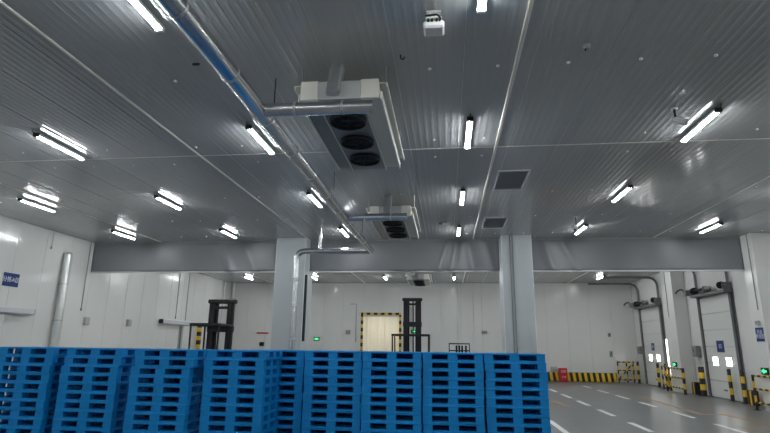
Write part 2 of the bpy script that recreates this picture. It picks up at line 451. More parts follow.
# ------------------------------------------------------------------ ceiling tube lights
def make_light():
    t = link('tube_light', None)
    L = 1.26; z = -0.042
    MB().bbox(-0.050, 0.050, 0.03, L-0.03, z-0.024, z+0.018, 0.006).build('housing', M['white'], t)
    mb = MB(); n = 8; vs = []; 
    for y in (0.05, L-0.05):
        for k in range(n+1):
            a = PI*0.99 + PI*1.02*k/n
            vs.append((0.038*math.cos(a), y, z-0.024+0.026*math.sin(a)))
    fs = [(k, k+1, n+2+k, n+1+k) for k in range(n)]
    fs += [tuple(range(n, -1, -1)), tuple(range(n+1, 2*n+2)), (0, n+1, 2*n+1, n)]
    mb.add(vs, fs, False)
    mb.build('diffuser', M['tube'], t)
    for y in (0.0, L-0.05):
        MB().bbox(-0.052, 0.052, y, y+0.05, z-0.052, z+0.022, 0.008).build('end_cap', M['black'] if y == 0 else M['white'], t)
    for y in (0.25, L-0.25):
        MB().box(-0.012, 0.012, y, y+0.02, z+0.017, 0).build('clip', M['steel'], t)
    MB().tube(path([(0, 0.0, z), (0, -0.06, z+0.01), (0.0, -0.08, 0.0)], 0.04), 0.008, 6).build('cable', M['black'], t)
    return t
proto = make_light(); first = True
LX = [-10.82, -7.12, -3.24, 0.42, 4.12, 7.84]
LY = [(-7.6, 'third row behind the camera'), (-3.75, 'second row behind the camera'), (0.0, 'row right above the camera'), (3.72, 'row nearest the camera at top edge'), (7.72, 'row beside the ceiling cross joint'),
      (11.62, 'middle row before the smoke curtain'), (15.45, 'row just before the smoke curtain'), (19.3, 'first row beyond the smoke curtain'), (23.1, 'second row beyond the smoke curtain'), (26.9, 'far row close to the back wall')]
CN = ['first', 'second', 'third', 'fourth', 'fifth', 'sixth']
for y, rn in LY:
    for k, x in enumerate(LX):
        o = proto if first else copy_tree(proto); first = False
        o.location = (x, y, H)
        tag(o, 'white tube ceiling light, %s from left in the %s' % (CN[k], rn), 'light', 'tube ceiling lights')

# ------------------------------------------------------------------ ceiling air coolers
def make_cooler():
    t = link('air_cooler', None)     # origin: on the ceiling, centre of the front end; runs along +Y
    L = 2.65; zt = 4.99-H; zb = 4.735-H
    MB().bbox(-0.50, 0.50, 0.03, L, zb+0.05, zt, 0.012).build('casing', M['cream'], t)
    for s in (-1, 1):
        MB().bbox(s*0.385-0.115, s*0.385+0.115, -0.02, 0.03, zb, zt+0.01, 0.01).build('end_cover', M['cream'], t)['label'] = 'cream end cover'
        # sloping drip tray with lip; dark reflection put into the left one's colour
        mb = MB(); a, b = s*0.285, s*0.52
        vs = [(a,0.05,zb+0.03),(b,0.05,zb+0.03),(b,L,zb+0.03),(a,L,zb+0.03),(a,0.05,zb+0.042),(b,0.05,zb+0.042),(b,L,zb+0.042),(a,L,zb+0.042)]
        fs = [(0,1,2,3),(7,6,5,4),(0,4,5,1),(1,5,6,2),(2,6,7,3),(3,7,4,0)]
        mb.add(vs, fs if s < 0 else [f[::-1] for f in fs]); mb.build('drip_tray', M['cream'] if s > 0 else M['coolergrey'], t)
        MB().box(min(b, b+s*0.02), max(b, b+s*0.02), 0.03, L+0.02, zb-0.005, zb+0.11).build('tray_lip', M['white'], t)
        MB().box(s*0.293-0.008, s*0.293+0.008, 0.05, L+0.03, zb-0.012, zb+0.03).build('panel_edge', M['cream'], t)
        MB().box(min(s*0.5, s*0.60), max(s*0.5, s*0.60), 0.05, L+0.1, zt-0.03, zt-0.012).build('top_flange', M['cream'], t)
        MB().box(s*0.595-0.008, s*0.595+0.008, 0.05, L+0.1, zt-0.07, zt-0.012).build('flange_lip', M['white'], t)
        for y in (0.25, L-0.25):
            MB().cyl((s*0.56, y, zt-0.02), (s*0.56, y, 0), 0.009, 6).build('hanger_rod', M['steel'], t)
    MB().bbox(-0.27, 0.27, -0.01, 0.03, zb+0.005, zt, 0.006).build('end_panel', M['greypanel'], t)['label'] = 'grey end panel'
    # fan panel with three round openings
    FY = [0.62, 1.37, 2.12]; R = 0.24
    mb = MB(); x0, x1 = -0.285, 0.285; n = 24
    for i, fy in enumerate(FY):
        ya = 0.05 if i == 0 else (FY[i-1]+fy)/2
        yb = L if i == 2 else (fy+FY[i+1])/2
        sq = []; ci = []
        for k in range(n):
            a = 2*PI*k/n; c, s_ = math.cos(a), math.sin(a)
            hx = x1; hy = (yb-fy) if s_ >= 0 else (fy-ya)
            sc = min(hx/abs(c) if abs(c) > 1e-6 else 9, hy/abs(s_) if abs(s_) > 1e-6 else 9)
            sq.append((c*sc, fy+s_*sc, zb)); ci.append((c*R, fy+s_*R, zb))
        ci2 = [(p[0], p[1], zb+0.04) for p in ci]
        mb.add(sq+ci+ci2, [(k, n+k, n+(k+1) % n, (k+1) % n) for k in range(n)] + [(n+k, 2*n+k, 2*n+(k+1) % n, n+(k+1) % n) for k in range(n)])
        for cx in (x0, x1):
            for cy in (ya, yb):
                # fill the little corner wedges left by the radial split
                a = math.atan2(cy-fy, cx)
                k0 = int(math.floor((a % (2*PI))/(2*PI)*n)); k1 = (k0+1) % n
                mb.add([sq[k0], (cx, cy, zb), sq[k1]], [(0, 2, 1)])
    mb.box(x0, x1, 0.05, L, zb+0.04, zb+0.05)
    fp = mb.build('fan_panel', M['coolergrey'], t)
    for fy in FY:
        mb = MB()
        for rr in (0.235, 0.19, 0.14, 0.09): mb.ring((0, fy, zb-0.042), rr, 0.005, 'z', 20, 4)
        for k in range(4):
            a = PI*k/4+0.2
            mb.cyl((0.235*math.cos(a), fy+0.235*math.sin(a), zb-0.042), (-0.235*math.cos(a), fy-0.235*math.sin(a), zb-0.042), 0.004, 4)
        g = mb.build('fan_guard', M['blackmetal'], t)
        mb = MB(); n2 = 24; vs = []
        for rr, zz in ((0.238, zb), (0.252, zb), (0.252, zb-0.045), (0.238, zb-0.045)):
            vs += [(rr*math.cos(2*PI*k/n2), fy+rr*math.sin(2*PI*k/n2), zz) for k in range(n2)]
        mb.add(vs, [(q*n2+k, q*n2+(k+1) % n2, ((q+1) % 4)*n2+(k+1) % n2, ((q+1) % 4)*n2+k) for q in range(4) for k in range(n2)], True)
        mb.build('fan_cowl', M['black'], t)
        mb = MB()
        mb.cyl((0, fy, zb+0.036), (0, fy, zb-0.006), 0.065, 14)
        for k in range(5):
            a = 2*PI*k/5; c, s_ = math.cos(a), math.sin(a)
            def q(r, w_, z): return (c*r - s_*w_, fy + s_*r + c*w_, z)
            mb.add([q(0.05,-0.04,zb+0.03), q(0.21,-0.09,zb+0.034), q(0.21,0.07,zb+0.004), q(0.05,0.04,zb+0.006)], [(0,1,2,3),(3,2,1,0)])
        mb.box(-0.2, 0.2, fy-0.2, fy+0.2, zb+0.0385, zb+0.0395)
        mb.build('fan', M['black'], t)
    return t

def add_cooler(y, label):
    global cooler0
    o = cooler0 if cooler0.get('label') is None else copy_tree(cooler0)
    o.location = (-1.30, y, H)
    tag(o, label, 'air cooler', 'ceiling air coolers')
    # foil wrapped riser from the end panel to the ceiling
    mb = MB()
    pts = [(-0.085, -0.03), (0.085, -0.03), (0.085, 0.03), (-0.085, 0.03)]
    return o
cooler0 = make_cooler()
mb = MB()
vs = []
for z, y in ((4.79-H, -0.115), (-0.001, 0.12)):
    vs += [(-0.15, y, z), (0.0, y, z), (0.0, y+0.095, z), (-0.15, y+0.095, z)]
mb.add(vs, [(0,3,2,1),(4,5,6,7),(0,1,5,4),(1,2,6,5),(2,3,7,6),(3,0,4,7)])
mb.build('insulated_riser', M['alu_dull'], cooler0)['label'] = 'foil wrapped riser duct'
mb = MB()
for k in range(7): mb.cbox((0.005, -0.07+0.443*(0.06+0.065*k), 4.85-H+0.065*k), (0.03, 0.10, 0.055))
mb.build('foil_seam', M['alu_dull'], cooler0)
add_cooler(5.86, 'cream ceiling air cooler with three black fans, nearest of the three')
add_cooler(11.95, 'ceiling air cooler hanging just before the smoke curtain')
add_cooler(24.1, 'far ceiling air cooler seen under the smoke curtain')

# ------------------------------------------------------------------ aluminium clad pipework
pz = 4.60
t = thing('insulated_pipe', 'silver clad insulated pipe along the ceiling with branches and drop', 'pipe', (0, 0, 0))
mb = MB().tube([(-2.30, YF+0.02, pz), (-2.30, 15.72, pz)], 0.105, 20); mb.build('main_run', M['alu'], t)
mb = MB().tube(path([(-2.32, 15.75, pz), (-4.66, 15.75, pz), (-4.66, 15.75, 0.0)], 0.28, 10), 0.095, 18); mb.build('drop_pipe', M['alu'], t)
MB().cyl((-3.93, 15.75, pz), (-3.93, 15.75, H-0.001), 0.055, 14).build('riser', M['alu'], t)
for y in (5.80, 11.45, 23.6):
    if y < 17: MB().tube(path([(-2.32, y, pz), (-0.86, y, pz)], 0.1), 0.085, 16).build('branch', M['alu'], t)
for y in [YF+1.2+1.15*k for k in range(20)]:
    if y < 15.4: MB().tube([(-2.30, y, pz), (-2.30, y+0.035, pz)], 0.109, 20).build('seam_band', M['alu_dull'], t)
for z in (0.9, 1.9, 2.9, 3.7):
    MB().tube([(-4.66, 15.75, z), (-4.66, 15.75, z+0.035)], 0.099, 18).build('seam_band', M['alu_dull'], t)
for x in (-1.25, -1.85):
    for y in (5.80, 11.45): MB().tube([(x, y, pz), (x+0.03, y, pz)], 0.089, 16).build('seam_band', M['alu_dull'], t)
for y in (1.5, 6.3, 10.2, 14.0):
    MB().cyl((-2.30, y, pz+0.09), (-2.30, y, H), 0.008, 6).build('hanger_rod', M['blackmetal'], t)
# white pipe on left wall
t = thing('wall_pipe', 'thick white vertical pipe with capped top on left wall', 'pipe', (XL+0.17, 16.2, 0))
MB().cyl((0, 0, 0), (0, 0, 4.62), 0.12, 18).build('pipe', M['dull_alu'], t)
MB().tube([(0,0,4.62),(0,0,4.66),(0,0,4.70)], [0.132,0.132,0.09], 18).build('end_cap', M['steel'], t)
for z in (0.8, 2.4, 3.6):
    mb = MB().tube([(0,0,z),(0,0,z+0.04)], 0.127, 18).box(-0.17, -0.10, -0.03, 0.03, z, z+0.04)
    mb.build('clamp', M['steel'], t)
MB().cyl((0.02, 0.15, 0), (0.02, 0.15, 4.62), 0.022, 8).build('side_conduit', M['steel'], t)

# ------------------------------------------------------------------ ceiling vents
for y0, lb in ((10.47, 'larger square grey ceiling vent, nearer one beside the pale strip'), (14.55, 'square grey ceiling vent close to the smoke curtain')):
    t = thing('ceiling_vent', lb, 'vent', (1.44, y0+0.66, H), group='ceiling vents')
    mb = MB()
    for b in ((-0.33,0.33,-0.68,-0.64),(-0.33,0.33,0.64,0.68),(-0.33,-0.29,-0.64,0.64),(0.29,0.33,-0.64,0.64)): mb.box(*b, -0.03, 0)
    mb.build('frame', M['rail'], t)
    MB().box(-0.29, 0.29, -0.64, 0.64, -0.006, -0.001).build('backing', M['ventgrey'], t)
    sm = MB().add([(-0.29,-0.02,-0.022),(0.29,-0.02,-0.022),(0.29,0.02,-0.008),(-0.29,0.02,-0.008),(-0.29,-0.02,-0.018),(0.29,-0.02,-0.018),(0.29,0.02,-0.004),(-0.29,0.02,-0.004)],
                  [(0,3,2,1),(4,5,6,7),(0,1,5,4),(1,2,6,5),(2,3,7,6),(3,0,4,7)]).mesh('slat', M['ventgrey'])
    for k in range(24): link('slat', sm, t, (0, -0.61+k*0.053, 0))

# ------------------------------------------------------------------ cameras and small ceiling fittings
t = thing('wireless_unit', 'white ceiling equipment box with black cables at top edge', 'equipment box', (-0.09, 5.02, H))
MB().bbox(-0.115, 0.115, 0.0, 0.20, -0.19, -0.10, 0.02).build('housing', M['white'], t)
MB().bbox(-0.09, 0.09, -0.02, 0.03, -0.10, -0.07, 0.01).build('cover', M['white'], t)
mb = MB()
mb.cyl((-0.06, 0.02, 0), (0.03, 0.02, -0.10), 0.012, 6); mb.cyl((0.06, 0.02, 0), (-0.03, 0.02, -0.10), 0.012, 6)
mb.box(-0.08, 0.08, -0.02, 0.06, -0.01, 0)
mb.build('bracket', M['white'], t)
MB().tube(path([(-0.09, -0.02, -0.06), (0.05, -0.03, -0.06), (0.075, -0.02, -0.11), (0.06, 0.0, -0.12)], 0.03), 0.011, 6).build('cable', M['black'], t)
for x in (-0.06, -0.02, 0.03): MB().cyl((x, -0.03, -0.115), (x, 0.01, -0.115), 0.014, 8).build('connector', M['black'], t)

def cctv(x, y, drop, yaw, label):
    t = thing('security_camera', label, 'camera', (x, y, H), yaw, group='ceiling security cameras')
    MB().cyl((0,0,0), (0,0,-0.02), 0.045, 14).build('mount_plate', M['white'], t)
    MB().cyl((0,0,-0.02), (0,0,-drop), 0.018, 8).build('stem', M['blackmetal'], t)
    mb = MB().bbox(-0.055, 0.055, -0.13, 0.13, -0.045, 0.045, 0.014)
    b = mb.build('camera_body', M['rail'], t, (0, -0.05, -drop-0.03)); b.rotation_euler = (math.radians(33), 0, 0); b.scale = (0.85, 0.72, 0.85)
    l = MB().cyl((0, -0.131, 0), (0, -0.145, 0), 0.036, 14).build('lens', M['black'], b)
    h = MB().bbox(-0.062, 0.062, -0.17, 0.09, 0.046, 0.056, 0.004).build('sun_hood', M['white'], b)
cctv(3.50, 7.75, 0.20, math.radians(58), 'white bullet camera on black stem beside right tube light')
cctv(3.62, 14.6, 0.32, math.radians(-35), 'white camera on ceiling stem near the smoke curtain')
t = thing('sensor_fitting', 'small pale ceiling fitting with dark bent cable between the vents and cooler', 'sensor', (-0.06, 14.9, H))
MB().bbox(-0.02, 0.20, -0.05, 0.05, -0.11, -0.06, 0.012).build('body', M['white'], t)
MB().tube(path([(0.10, 0, 0), (0.08, 0, -0.03), (-0.12, 0, -0.06), (-0.10, 0, -0.10), (-0.02, 0, -0.09)], 0.03), 0.014, 6).build('cable', M['black'], t)
t = thing('cable_hook', 'small black cable hook on ceiling right of the near cooler', 'hook', (-0.53, 5.86, H))
MB().tube(path([(0, 0, 0), (0, 0, -0.05), (0.04, 0, -0.07), (0.05, 0, -0.03)], 0.02), 0.009, 6).build('hook', M['black'], t)
t = thing('cable_hook', 'small black ceiling clip left of the silver pipe', 'hook', (-3.22, 5.81, H))
MB().bbox(-0.05, 0.05, -0.012, 0.012, -0.03, 0, 0.004).build('hook', M['black'], t)
t = thing('ceiling_detector', 'small dark detector on ceiling right of the pale strip', 'detector', (1.74, 5.86, H))
MB().tube([(0,0,0),(0,0,-0.03),(0,0,-0.05)], [0.05,0.045,0.02], 12).build('body', M['grey'], t)
MB().cyl((-0.02,0,-0.045), (-0.02,0,-0.07), 0.012, 6).build('sensor_tip', M['black'], t)

# ------------------------------------------------------------------ pallets
PWD, PDP, PHT = 1.07, 0.85, 0.149
def make_pallet():
    t = link('plastic_pallet', None)         # origin: centre of the bottom
    hx, hy = PWD/2, PDP/2
    mb = MB()
    # top deck: rim and slats
    mb.bbox(-hx, hx, -hy, -hy+0.06, 0.119, PHT, 0.005); mb.bbox(-hx, hx, hy-0.06, hy, 0.119, PHT, 0.005)
    mb.bbox(-hx, -hx+0.06, -hy+0.055, hy-0.055, 0.119, PHT, 0.005); mb.bbox(hx-0.06, hx, -hy+0.055, hy-0.055, 0.119, PHT, 0.005)
    mb.build('deck_rim', M['blue'], t)
    sl = MB().box(-hx+0.06, hx-0.06, -0.055, 0.055, 0.120, PHT-0.003).mesh('deck_slat', M['blue'])
    k = 6
    for i in range(k): link('deck_slat', sl, t, (0, -hy+0.06+(i+0.5)*(PDP-0.12)/k, 0))
    bx = [(-hx+0.003, -hx+0.165), (-0.085, 0.085), (hx-0.150, hx-0.003)]
    by = [(-hy+0.003, -hy+0.14), (-0.07, 0.07), (hy-0.14, hy-0.003)]
    for (a, b) in bx:
        for (c, d) in by: MB().box(a, b, c, d, 0.030, 0.121).build('block', M['blue'], t)
    mb = MB().box(-hx+0.005, hx-0.005, -hy+0.004, -hy+0.12, 0, 0.030).box(-hx+0.005, hx-0.005, hy-0.12, hy-0.004, 0, 0.030).box(-hx+0.005, hx-0.005, -0.06, 0.06, 0, 0.030)
    mb.box(-hx+0.005, -hx+0.13, -hy+0.12, -0.06, 0, 0.030).box(-hx+0.005, -hx+0.13, 0.06, hy-0.12, 0, 0.030)
    mb.box(hx-0.13, hx-0.005, -hy+0.12, -0.06, 0, 0.030).box(hx-0.13, hx-0.005, 0.06, hy-0.12, 0, 0.030)
    mb.build('bottom_frame', M['blue'], t)
    MB().box(-hx+0.166, -0.086, hy-0.16, hy-0.141, 0.030, 0.120).build('inner_rib', M['blue'], t)
    MB().box(0.086, hx-0.151, hy-0.16, hy-0.141, 0.030, 0.120).build('inner_rib', M['blue'], t)
    return t
pal0 = make_pallet(); pal_first = True
NO = ['topmost', 'second from top', 'third from top', 'fourth from top', 'fifth from top', 'sixth from top', 'seventh from top', 'eighth from top', 'ninth from top', 'tenth from top', 'bottom one']
SN = ['leftmost', 'second', 'third', 'fourth', 'fifth', 'sixth', 'seventh', 'eighth', 'rightmost']
# left x, front y, yaw in degrees, {layer from top: (dx, dyaw)}
stacks = [(-8.045, 8.79, 0.4, {0: 0.03, 1: 0.02}), (-6.78, 8.82, 0.5, {0: 0.06, 1: 0.03, 2: 0.01}), (-5.42, 8.74, 0.3, {0: 0.06, 1: 0.06, 2: 0.0}),
          (-4.16, 8.88, 0.0, {0: 0.03, 1: -0.01}), (-3.715, 9.76, 0.0, {}), (-2.62, 9.72, 0.0, {0: -0.006}),
          (-1.53, 9.66, -0.1, {}), (-0.44, 9.69, -0.2, {}), (0.67, 9.73, -0.3, {0: -0.02, 1: -0.015, 2: 0.01})]
for si, (xl, yf, yaw, off) in enumerate(stacks):
    creep = 0.0
    for k in range(11):
        o = pal0 if pal_first else copy_tree(pal0); pal_first = False
        creep = random.uniform(-0.006, 0.006)
        o.location = (xl+PWD/2+off.get(k, 0)+creep, yf+PDP/2+random.uniform(-0.006, 0.006), (10-k)*PHT)
        o.rotation_euler = (0, 0, math.radians(yaw+random.uniform(-0.25, 0.25)))
        tag(o, 'blue plastic pallet, %s in the %s of the nine stacks from left' % (NO[k], SN[si]), 'pallet', 'blue plastic pallets in stacks')

# ------------------------------------------------------------------ text
def text_mesh(name, s, size, material, parent, loc, rot, ext=0.002):
    cu = bpy.data.curves.new(name, 'FONT'); cu.body = s; cu.size = size; cu.align_x = 'CENTER'; cu.align_y = 'CENTER'
    cu.extrude = ext; cu.space_line = 0.9; cu.resolution_u = 3
    o = bpy.data.objects.new(name, cu); COL.objects.link(o)
    dg = bpy.context.evaluated_depsgraph_get()
    me = bpy.data.meshes.new_from_object(o.evaluated_get(dg))
    bpy.data.objects.remove(o)
    me.materials.clear(); me.materials.append(material)
    q = link(name, me, parent, loc); q.rotation_euler = rot
    return q
def sign(name, label, w_, h_, loc, facing, txt, size):
    """blue plate; facing '+x', '-x' or '-y'"""
    t = thing(name, label, 'sign', loc)
    R = {'+x': (PI/2, 0, PI/2), '-x': (PI/2, 0, -PI/2), '-y': (PI/2, 0, 0)}[facing]
    p = MB().bbox(-w_/2, w_/2, -h_/2, h_/2, 0, 0.012, 0.004).build('plate', M['signblue'], t); p.rotation_euler = R
    mb = MB(); e = 0.012
    mb.box(-w_/2-e, w_/2+e, h_/2, h_/2+e, 0, 0.014).box(-w_/2-e, w_/2+e, -h_/2-e, -h_/2, 0, 0.014).box(-w_/2-e, -w_/2, -h_/2, h_/2, 0, 0.014).box(w_/2, w_/2+e, -h_/2, h_/2, 0, 0.014)
    f = mb.build('border', M['white'], t); f.rotation_euler = R
    d = {'+x': (0.014, 0, 0), '-x': (-0.014, 0, 0), '-y': (0, -0.014, 0)}[facing]
    text_mesh('lettering', txt, size, M['white'], t, d, R)
    return t
sign('area_sign', 'square blue sign with white lettering on the left wall', 0.60, 0.40, (XL+0.002, 14.2, 3.52), '+x', '分拣A区', 0.175)
sign('area_sign', 'blue sign with two lines of white lettering on right column', 0.44, 0.42, (9.458, 17.38, 2.22), '-x', '月台\n作业区', 0.15)

# ------------------------------------------------------------------ dock doors (right wall)
def dock_door(num, y0, y1, label, txt, curved):
    t = thing('door_%d' % num, label, 'door', (XR, (y0+y1)/2, 0), kind='structure')
    hw = (y1-y0)/2; ph = 0.62; x = -0.02
    for k in range(6):
        z0 = 0.02+k*ph
        mb = MB().bbox(x-0.05, x, -hw+0.06, hw-0.06, z0, z0+ph-0.012, 0.008)
        mb.build('door_panel', M['door'], t)
    # windows in the third panel
    for yy in (-0.49, 0.49):
        yy -= 0.02
        mb = MB(); a, b, zc, hh = 0.20, 0.03, 1.33, 0.155
        mb.box(x-0.065, x-0.05, yy-a-b, yy+a+b, zc+hh, zc+hh+b).box(x-0.065, x-0.05, yy-a-b, yy+a+b, zc-hh-b, zc-hh)
        mb.box(x-0.065, x-0.05, yy-a-b, yy-a, zc-hh, zc+hh).box(x-0.065, x-0.05, yy+a, yy+a+b, zc-hh, zc+hh)
        f = mb.build('window_frame', M['rail'], t)
        MB().box(x-0.056, x-0.051, yy-a, yy+a, zc-hh, zc+hh).build('window_pane', M['daylit'], f)
    for k, yy in enumerate((-hw, hw)):
        zt = H-0.2
        if curved:
            pts = path([(-0.10, yy, 0), (-0.10, yy, zt), (-2.6, yy, zt)], 0.45, 8)
        else:
            pts = path([(-0.10, yy, 0), (-0.10, yy, zt), (-2.2, yy, zt)], 0.45, 8)
        mb = MB().tube(pts, 0.055, 4, True, False)
        mb.box(-0.05, 0, yy-0.09, yy+0.09, 0, 3.9)
        mb.build('track', M['dark_steel'], t)
        MB().box(-0.075, -0.012, yy*0.955-0.02, yy*0.955+0.02, 0.0, 3.75).build('side_seal', M['rubber'], t)
    # header beam with torsion shaft
    MB().bbox(-0.34, -0.02, -hw-0.12, hw+0.12, 3.78, 3.88, 0.01).build('header_beam', M['dark_steel'], t)
    for yy in (-hw-0.06, hw+0.06, 0.2):
        MB().box(-0.34, -0.02, yy-0.015, yy+0.015, 3.88, 4.14).build('bearing_bracket', M['dark_steel'], t)
    s = MB().cyl((-0.26, -hw-0.10, 4.05), (-0.26, hw+0.45, 4.05), 0.016, 8).build('torsion_shaft', M['steel'], t)
    MB().tube([(-0.26, 0.25, 4.05), (-0.26, hw-0.25, 4.05)], 0.052, 14).build('spring', M['rubber'], s)
    MB().tube([(-0.26, -hw*0.2, 4.05), (-0.26, 0.12, 4.05)], 0.06, 14).build('spring_hub', M['grey'], s)
    for yy in (-hw+0.18, hw-0.12):
        MB().tube([(-0.26, yy-0.06, 4.05), (-0.26, yy-0.05, 4.05), (-0.26, yy+0.05, 4.05), (-0.26, yy+0.06, 4.05)], [0.13,0.09,0.09,0.13], 18).build('cable_drum', M['rubber'], s)
    MB().bbox(-0.46, -0.18, hw+0.20, hw+0.42, 3.88, 4.12, 0.02).build('drive_motor', M['grey'], t)
    MB().tube(path([(-0.40, hw+0.42, 4.10), (-0.44, hw+0.62, 4.20), (-0.55, hw+0.78, 4.12), (-0.60, hw+0.80, 4.02)], 0.08), 0.035, 8).build('motor_cable', M['black'], t)
    MB().bbox(-0.10, -0.02, -0.10, 0.12, 0.28, 0.34, 0.01).build('pull_handle', M['grey'], t)
    return t
dock_door(1, 26.5, 29.2, 'far white dock door with two bright windows', '01', True)
dock_door(2, 20.12, 22.55, 'near white dock door with two bright windows', '02', False)
sign('door_sign', 'small blue number sign on the far dock door', 0.40, 0.36, (XR-0.072, 27.9, 1.86), '-x', '01', 0.2)
sign('door_sign', 'small blue number sign on the near dock door', 0.56, 0.42, (XR-0.072, 21.3, 1.88), '-x', '02', 0.22)
t = thing('daylight_gap', 'two bright vertical slits of daylight beside the far dock door', 'daylight slit', (XR, 26.3, 0))
for yy in (0.10, -0.32):
    MB().bbox(-0.018, -0.0125, yy-0.06, yy+0.06, 0.55, 2.2, 0.002).build('slit', M['daylit'], t)

def wall_box(name, label, loc, d, material, cat, extra=True):
    t = thing(name, label, cat, loc)
    MB().bbox(-d[0]/2, d[0]/2, -d[1]/2, d[1]/2, -d[2]/2, d[2]/2, min(d)*0.12).build('body', material, t)
    if extra:
        MB().cbox((0 if d[0] >= 0.1 and d[1] < d[0] else (-d[0]/2-0.004), -d[1]/2-0.004 if d[1] < d[0] else 0, d[2]*0.1), (0.03 if d[1] < d[0] else 0.012, 0.012 if d[1] < d[0] else 0.03, d[2]*0.35)).build('cover_plate', M['black'], t)
    return t
wall_box('control_box', 'dark grey control box left of the near dock door', (XR-0.11, 23.22, 1.68), (0.22, 0.34, 0.44), M['grey'], 'control box')
wall_box('control_box', 'grey control box left of the far dock door', (XR-0.11, 29.65, 1.68), (0.20, 0.28, 0.40), M['grey'], 'control box')
wall_box('switch_box', 'small grey switch box between the dock doors', (XR-0.05, 25.6, 2.16), (0.10, 0.18, 0.26), M['greypanel'], 'switch box')
wall_box('socket_box', 'small grey box above blue sign on right column', (9.458-0.04, 17.36, 2.56), (0.08, 0.16, 0.14), M['greypanel'], 'socket box')

# exit signs
def exit_sign(label, loc, facing):
    t = thing('exit_sign', label, 'exit sign', loc, {'-x': PI/2*3, '-y': 0}[facing], group='green lit exit signs')
    MB().bbox(-0.17, 0.17, 0.0, 0.05, -0.10, 0.10, 0.012).build('housing', M['black'], t)
    mb = MB(); z = 0.0
    mb.box(-0.12, 0.12, -0.006, 0.0, -0.028, 0.028)
    mb.add([(-0.02,-0.006,0.075),(0.06,-0.006,0.0),(-0.02,-0.006,-0.075),(-0.06,-0.006,-0.05),(0.0,-0.006,0.0),(-0.06,-0.006,0.05)], [(0,5,4,1),(1,4,3,2)])
    mb.build('arrow', M['green'], t)
exit_sign('green lit exit sign on the back wall right of pipe column', (-7.55, YB-0.052, 2.07), '-y')
exit_sign('green lit exit sign on the back wall seen through middle mast', (-1.86, YB-0.052, 2.55), '-y')
exit_sign('green lit exit sign above guard rail between the dock doors', (9.598, 24.25, 1.13), '-x')
exit_sign('green lit exit sign above guard rail at right picture edge', (9.398, 17.37, 1.15), '-x')

# ------------------------------------------------------------------ bollards and guard rails
def make_bollard():
    t = link('bollard', None)
    MB().tube([(0,0,0),(0,0,1.07),(0,0,1.10)], [0.062,0.062,0.05], 14).build('post', M['haz_z'], t)
    MB().cyl((0,0,0), (0,0,0.012), 0.13, 16).build('base_plate', M['black'], t)
    return t
b0 = make_bollard(); bf = True
for x, y, lb in ((9.93, 22.62, 'black and yellow bollard left of the near dock door'), (9.98, 20.62, 'black and yellow bollard before the near dock door, left of the pair'), (9.98, 19.78, 'black and yellow bollard before the near dock door, right of the pair'),
                 (9.98, 27.15, 'black and yellow bollard before the far dock door, left of the pair'), (9.98, 26.22, 'black and yellow bollard before the far dock door, right of the pair'), (9.95, 29.75, 'black and yellow bollard in the back right corner')):
    o = b0 if bf else copy_tree(b0); bf = False
    o.location = (x, y, 0); tag(o, lb, 'bollard', 'black and yellow bollards')
    o.scale = (1.7, 1.7, 1.0) if abs(y-22.62) < 0.01 else (1, 1, 1)
def guard_rail(label, x, y0, y1, zs=(0.22, 0.62, 1.0)):
    t = thing('guard_rail', label, 'guard rail', (x, (y0+y1)/2, 0), group='black and yellow guard rails')
    hw = (y1-y0)/2
    for yy in (-hw, hw): 
        MB().cyl((0, yy, 0), (0, yy, zs[-1]+0.02), 0.035, 10).build('post', M['haz_fine_z'], t)
        MB().cbox((0, yy, 0.006), (0.16, 0.16, 0.012)).build('foot', M['black'], t)
    for z in zs:
        MB().cyl((0, -hw, z), (0, hw, z), 0.03, 10).build('rail', M['haz_y'], t)
    return t
guard_rail('three bar hazard guard rail along wall between the dock doors', 9.72, 25.15, 25.95)
guard_rail('three bar hazard guard rail on the right picture edge', 9.30, 16.9, 17.85)
t = thing('guard_rail', 'hazard guard rail wrapping the narrow column between dock doors', 'guard rail', (9.40, 23.95, 0), group='black and yellow guard rails')
for yy in (-0.95, 0.75):
    MB().cyl((0, yy, 0), (0, yy, 1.02), 0.055 if yy < 0 else 0.035, 12).build('post', M['haz_fine_z'], t)
for z in (0.22, 0.62, 0.98):
    MB().tube([(0, -0.95, z), (0, 0.75, z)], 0.032, 10).build('rail', M['haz_y'], t)
t = thing('guard_rail', 'hazard lattice guard rail in the back right corner', 'guard rail', (9.55, 30.12, 0), group='black and yellow guard rails')
mx1 = M['haz_fine_z']; mxx = striped('hazard_bands_short', (1, 0, 0), 0.26)
for xx in (-0.50, -0.05, 0.28): MB().cyl((xx, 0, 0), (xx, 0, 1.12), 0.038, 10).build('post', mx1, t)
for z in (0.15, 0.62, 1.05): MB().cyl((-0.5, -0.02, z), (0.34, -0.02, z), 0.034, 10).build('rail', mxx, t)
mb = MB().cyl((-0.48, -0.05, 0.2), (0.26, -0.05, 1.0), 0.035, 8); mb.build('brace', mxx, t)
# low hazard kerbs at the foot of door jambs
for x, y, lb in ((10.0, 19.3, 'low hazard corner guard right of the near dock door'), (9.98, 23.35, 'low hazard corner guard before narrow column')):
    t = thing('corner_guard', lb, 'corner guard', (x, y, 0), group='low corner guards')
    MB().bbox(-0.1, 0.1, -0.15, 0.15, 0, 0.46, 0.02).build('body', striped('hazard_guard', (0.4, 1, 0), 0.2), t)
    MB().cbox((0, 0, 0.466), (0.16, 0.26, 0.012)).build('top_cap', M['black'], t)
# striped kerb along the back wall
t = thing('wall_kerb', 'black and yellow striped kerb along foot of back wall', 'kerb', (0, YB-0.10, 0))
MB().bbox(2.9, 9.0, -0.10, 0.09, 0, 0.46, 0.03).build('kerb_body', M['haz_kerb'], t)
MB().box(2.92, 8.98, -0.05, 0.06, 0.46, 0.47).build('kerb_cap', M['grey'], t)
